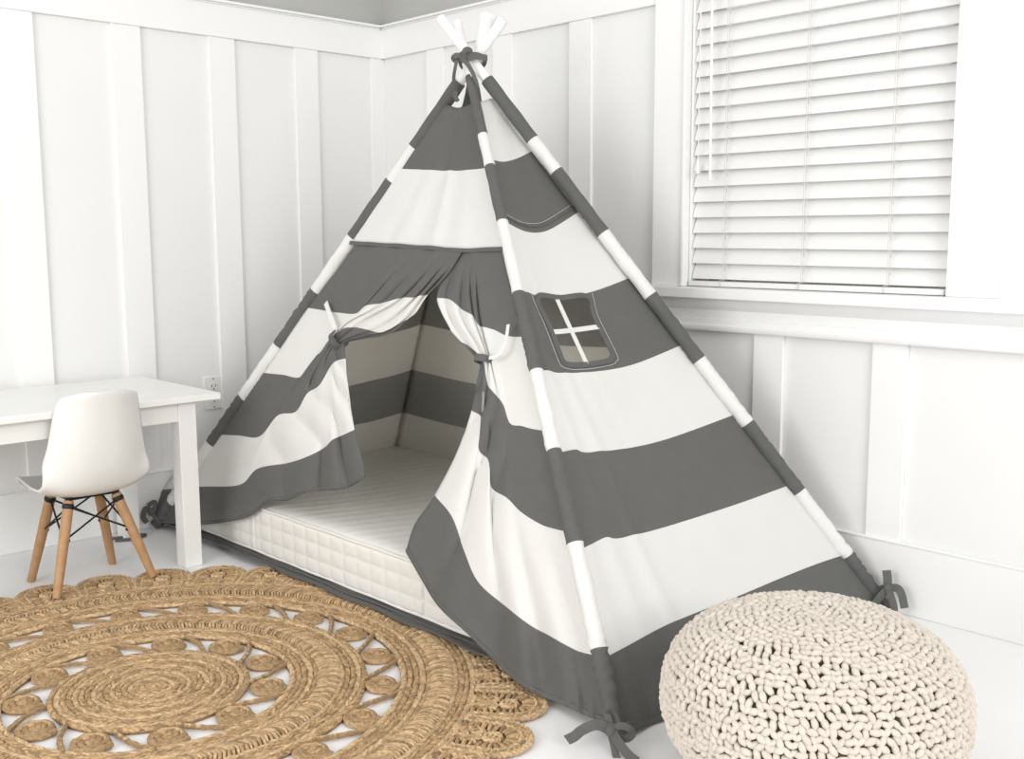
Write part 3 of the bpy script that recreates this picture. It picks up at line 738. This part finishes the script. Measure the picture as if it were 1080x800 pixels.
def band_obj(name, r0, r1, kind, mi=0):
    st = Stitch()
    if kind == 'braid':
        nr_ = max(2, round((r1-r0)/.0128)); p = (r1-r0)/nr_
        for q in range(nr_): ring(st, *RC0, r0+p*(q+.5), p*.80, .0080, .34 if q % 2 else -.34, mi=mi if (q % 3) else 2, L=.027, jit=.16)
    else:                                           # wide ladder stitches worked across the band
        rm = (r0+r1)/2; w_ = r1-r0; N = int(2*PI*rm/.0088)
        for k in range(N):
            a = 2*PI*k/N
            if RC0[0]+rm*math.cos(a) > -.93: continue
            for o, sg in ((-.24, 1), (.24, -1)):
                rad = rm+o*w_+rr_.uniform(-.002, .002)
                st.put(RC0[0]+rad*math.cos(a), RC0[1]+rad*math.sin(a), .009+rr_.uniform(-.001, .002), a+sg*.38+rr_.uniform(-.1, .1), w_*.72, .0100, .015, 2 if k % 3 else 0)
    mb = to_mb(st); annulus(mb, *RC0, r0, r1); return mb.build(name, ['jute', 'jute_dark', 'jute_pale'], rug)
st = Stitch(); r = .006; q = 0
while r < .208: ring(st, *RC0, r, .0104, .0080, .32 if q % 2 else -.32, mi=0 if q % 3 else 2, z=.008, L=.027, jit=.18); r += .0122; q += 1
mb = to_mb(st); annulus(mb, *RC0, 0.0, .205); mb.build('center_coil', ['jute', 'jute_dark', 'jute_pale'], rug)
band_obj('braided_band', .294, .358, 'braid'); band_obj('stitched_band', .358, .402, 'ladder'); band_obj('braided_band', .402, .462, 'braid')
band_obj('braided_band', .536, .606, 'braid'); band_obj('stitched_band', .606, .652, 'ladder'); band_obj('braided_band', .652, .700, 'braid')
def rosettes(rc, r_in, r_out, N, rad, a_off):
    for k in range(N):
        a = a_off+2*PI*k/N; cx, cy = RC0[0]+rc*math.cos(a), RC0[1]+rc*math.sin(a)
        if cx > -.95: continue
        mb = MB(); T_ = 2.9; pts = []
        nn = 70
        for i in range(nn): 
            th = 2*PI*T_*i/nn; rr2 = .003+(rad-.004)*i/nn; pts.append((cx+rr2*math.cos(th), cy+rr2*math.sin(th), .0085+.0012*math.sin(i*1.9)))
        mb.tube(pts, [.0070+.0009*math.sin(i*2.1) for i in range(nn)], 7); annulus(mb, cx, cy, 0, rad*.9, seg=20, z=.003)
        mb.build('rosette', ['jute', 'jute_dark'], rug)
    for k in range(N):
        cb = MB(); a = a_off+2*PI*(k+.5)/N; da = PI/N*.62
        if RC0[0]+rc*math.cos(a) > -.95: continue
        for s_ in (1,):
            p = [(RC0[0]+q_*math.cos(b_), RC0[1]+q_*math.sin(b_), z_) for q_, b_, z_ in ((r_in-.004, a-da, .008), (r_in+(r_out-r_in)*.5, a, .009), (r_out+.004, a+da, .008))]
            pp_ = crom(p, 10); mb2 = [ .0052+.0006*math.sin(i*1.7) for i in range(len(pp_))]; cb.tube(pp_, mb2, 7)
            p = [(x_+.0075*math.cos(a+.6), y_+.0075*math.sin(a+.6), z_) for x_, y_, z_ in pp_]; cb.tube(p, mb2, 7)
        cb.build('lacing_cord', ['jute'], rug)
rosettes(.254, .210, .296, 11, .041, math.radians(23))
rosettes(.498, .460, .538, 19, .038, math.radians(-4))
NP = 32
for k in range(NP):
    a = math.radians(62.4)+2*PI*k/NP; rc = .782; pw = .0765
    cx, cy = RC0[0]+rc*math.cos(a), RC0[1]+rc*math.sin(a)
    if cx > -.86: continue
    st = Stitch(); mb = MB()
    # outline of a petal: two straight legs from the band and a round head
    def pet(w, f):      # f 0..1 along the outline, w half-width
        Ls = .082; H_ = PI*w; tot = 2*Ls+H_; d = f*tot
        if d < Ls: return (-Ls+d, -w, 0)
        if d < Ls+H_: th = (d-Ls)/w-PI/2; return (w*math.cos(th), w*math.sin(th), th+PI/2)
        return (-(d-Ls-H_), w, PI)
    ca_, sa_ = math.cos(a), math.sin(a)
    for ri, w in enumerate((pw-.0045, pw-.0135, pw-.0225)):
        tot = .164+PI*w; N = int(tot/.0105)
        for i in range(N):
            lx, ly, ta = pet(w, (i+.5)/N)
            st.put(cx+lx*ca_-ly*sa_, cy+lx*sa_+ly*ca_, (.0085 if w > .03 else .007)+rr_.uniform(-.001, .001), a+ta+(.5 if ri % 2 else -.5)+rr_.uniform(-.12, .12), .0185, .0105, .013, 0 if ri % 2 else 2)
    # spokes of loops between the border and the little coil, leaving eyelets
    for i in range(22):
        lx, ly, ta = pet(.0405, (i+.5)/22); 
        st.put(cx+lx*ca_-ly*sa_, cy+lx*sa_+ly*ca_, .0085, a+ta+PI/2+rr_.uniform(-.25, .25), .034, .010, .012, 0)
    for rad_, n_ in ((.006, 4), (.0155, 11)):
        for i in range(n_):
            b_ = 2*PI*i/n_; st.put(cx+rad_*math.cos(b_)-.004*ca_, cy+rad_*math.sin(b_)-.004*sa_, .0085, b_+PI/2+.4, .017, .0095, .013, 2)
    for i in range(5):
        for j in range(5):
            lx, ly = -.034-.0115*i, -.026+.013*j+(.006 if i % 2 else 0)
            st.put(cx+lx*ca_-ly*sa_, cy+lx*sa_+ly*ca_, .0078+rr_.uniform(-.001, .001), a+(.6 if j % 2 else -.6)+rr_.uniform(-.3, .3), .022, .010, .012, 0 if i % 2 else 2)
    to_mb(st, mb)
    N = 26; vs = []
    for i in range(N+1):
        lx, ly, ta = pet(pw-.008, i/N)
        for sx_, zz3 in ((1, .004), (1, .0005), (.0, .004), (.0, .0005)):
            px_, py_ = (lx, ly) if sx_ else (-.085, 0)
            vs.append((min(cx+px_*ca_-py_*sa_, -.80), cy+px_*sa_+py_*ca_, zz3))
    fs = []
    for i in range(N):
        b0, b1 = i*4, (i+1)*4
        fs += [(b0, b1, b1+2, b0+2), (b0+1, b0+3, b1+3, b1+1), (b0, b0+1, b1+1, b1)]
    mb.add(vs, fs, 1, False)
    mb.build('scallop', ['jute', 'jute_dark', 'jute_pale'], rug)

# ---------------------------------------------------------------- knitted pouf
PC = np.array([-.945, -2.478, 0.]); PR_, PH = .262, .312
pf_o = MB()
def prof_p(s):        # s 0 = top centre, 1 = bottom centre; flattened ball with a dimple at the crown
    a = PI*s; e = .80
    r = PR_*abs(math.sin(a))**e; z = PH/2+PH/2*(1 if math.cos(a) > 0 else -1)*abs(math.cos(a))**.88
    z -= .010*math.exp(-(s/.05)**2)
    return r, z
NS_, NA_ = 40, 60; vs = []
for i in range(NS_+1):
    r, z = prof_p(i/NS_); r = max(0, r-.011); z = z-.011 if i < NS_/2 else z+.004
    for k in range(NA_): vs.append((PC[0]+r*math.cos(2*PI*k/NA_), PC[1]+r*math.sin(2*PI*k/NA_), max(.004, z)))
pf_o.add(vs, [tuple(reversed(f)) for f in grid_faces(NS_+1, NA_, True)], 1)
SG2, RN2 = 8, 6; U2 = []
for i in range(RN2):
    t = i/(RN2-1); xx = t-.5; r2 = math.sin(PI*(.10+.80*t))**.55; bend = .22*math.cos(PI*xx)
    for k in range(SG2): U2.append((xx, .5*r2*math.cos(2*PI*k/SG2), .5*r2*math.sin(2*PI*k/SG2)+bend*0, bend))
U2 = np.array(U2); UF2 = grid_faces(RN2, SG2, True)+[tuple(range(SG2))[::-1], tuple((RN2-1)*SG2+k for k in range(SG2))]
pr2 = random.Random(11)
arc = [0]; PP = [prof_p(i/400) for i in range(401)]
for i in range(400): arc.append(arc[-1]+math.hypot(PP[i+1][0]-PP[i][0], PP[i+1][1]-PP[i][1]))
tot = arc[-1]; rowp = .0124; nrow = int(tot*.97/rowp)
for q in range(nrow):
    s = np.interp((q+.35)*rowp, arc, np.linspace(0, 1, 401)); r, z = prof_p(s); ra, za = prof_p(min(1, s+.004)); rb, zb = prof_p(max(0, s-.004))
    tr, tz_ = ra-rb, za-zb; l = math.hypot(tr, tz_)+1e-9; tr, tz_ = tr/l, tz_/l
    N = max(4, round(2*PI*r/.0158)); off = pr2.uniform(0, 6)
    if z < .012: continue
    for k in range(N):
        a = off+2*PI*(k+pr2.uniform(-.12, .12))/N
        er = np.array([math.cos(a), math.sin(a), 0]); et = np.array([-math.sin(a), math.cos(a), 0])
        em = er*tr+np.array([0, 0, tz_]); en = np.cross(et, em); en = en if en@(er*max(.01, r)+[0, 0, z-PH/2]) > 0 else -en
        base = PC+er*r+np.array([0, 0, z])
        kinds = ((.75, -.26, .0175, .0108), (-.75, .26, .0175, .0108)) if (k+q) % 2 else ((.38 if q % 2 else -.38, 0, .0200, .0128),)
        if pr2.random() < .33: kinds = ((pr2.uniform(.8, 1.4), 0, .0195, .0120),)
        for ang, so_, L_, W_ in kinds:
            ang += pr2.uniform(-.36, .36); ca2, sa2 = math.cos(ang), math.sin(ang)
            dx = et*ca2+em*sa2; dy = -et*sa2+em*ca2; c0 = base+et*so_*.014+en*pr2.uniform(-.0025, .002)+em*pr2.uniform(-.002, .002)
            v = c0+U2[:, :1]*L_*dx+U2[:, 1:2]*W_*dy+(U2[:, 2:3]*W_*1.05+U2[:, 3:4]*.010)*en
            v[:, 2] = np.maximum(v[:, 2], .001)
            pf_o.add(v, UF2, 0)
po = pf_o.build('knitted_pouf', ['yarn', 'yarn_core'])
tag(po, 'round chunky-knit cream pouf on the floor in front of the tent', 'pouf')

# ---------------------------------------------------------------- light
wd = bpy.data.worlds.new('world'); sc.world = wd; wd.use_nodes = True
bg = wd.node_tree.nodes['Background']; bg.inputs['Color'].default_value = (1.0, .995, .98, 1); bg.inputs['Strength'].default_value = .84
def area(name, loc, target, size, power, col=(1, 1, 1)):
    l = bpy.data.lights.new(name, 'AREA'); l.shape = 'RECTANGLE'; l.size = size[0]; l.size_y = size[1]; l.energy = power; l.color = col
    o = bpy.data.objects.new(name, l); C.objects.link(o); o.location = loc
    o.rotation_euler = (Vector(target)-Vector(loc)).to_track_quat('-Z', 'Y').to_euler(); return o
area('window_daylight', (-4.3, -2.0, 1.25), (-.5, -1.1, .4), (2.0, 1.7), 54, (1, .995, .985))
area('room_fill', (-1.9, -5.6, 2.1), (-.6, -1.4, .6), (1.8, 1.5), 72, (1, .995, .985))  # added fill with no known source; brightens the tent's right side
vs_ = sc.view_settings; sc.display_settings.display_device = 'sRGB'; vs_.view_transform = 'Standard'; vs_.look = 'None'; vs_.exposure = 0.10; vs_.gamma = 1; vs_.use_curve_mapping = False
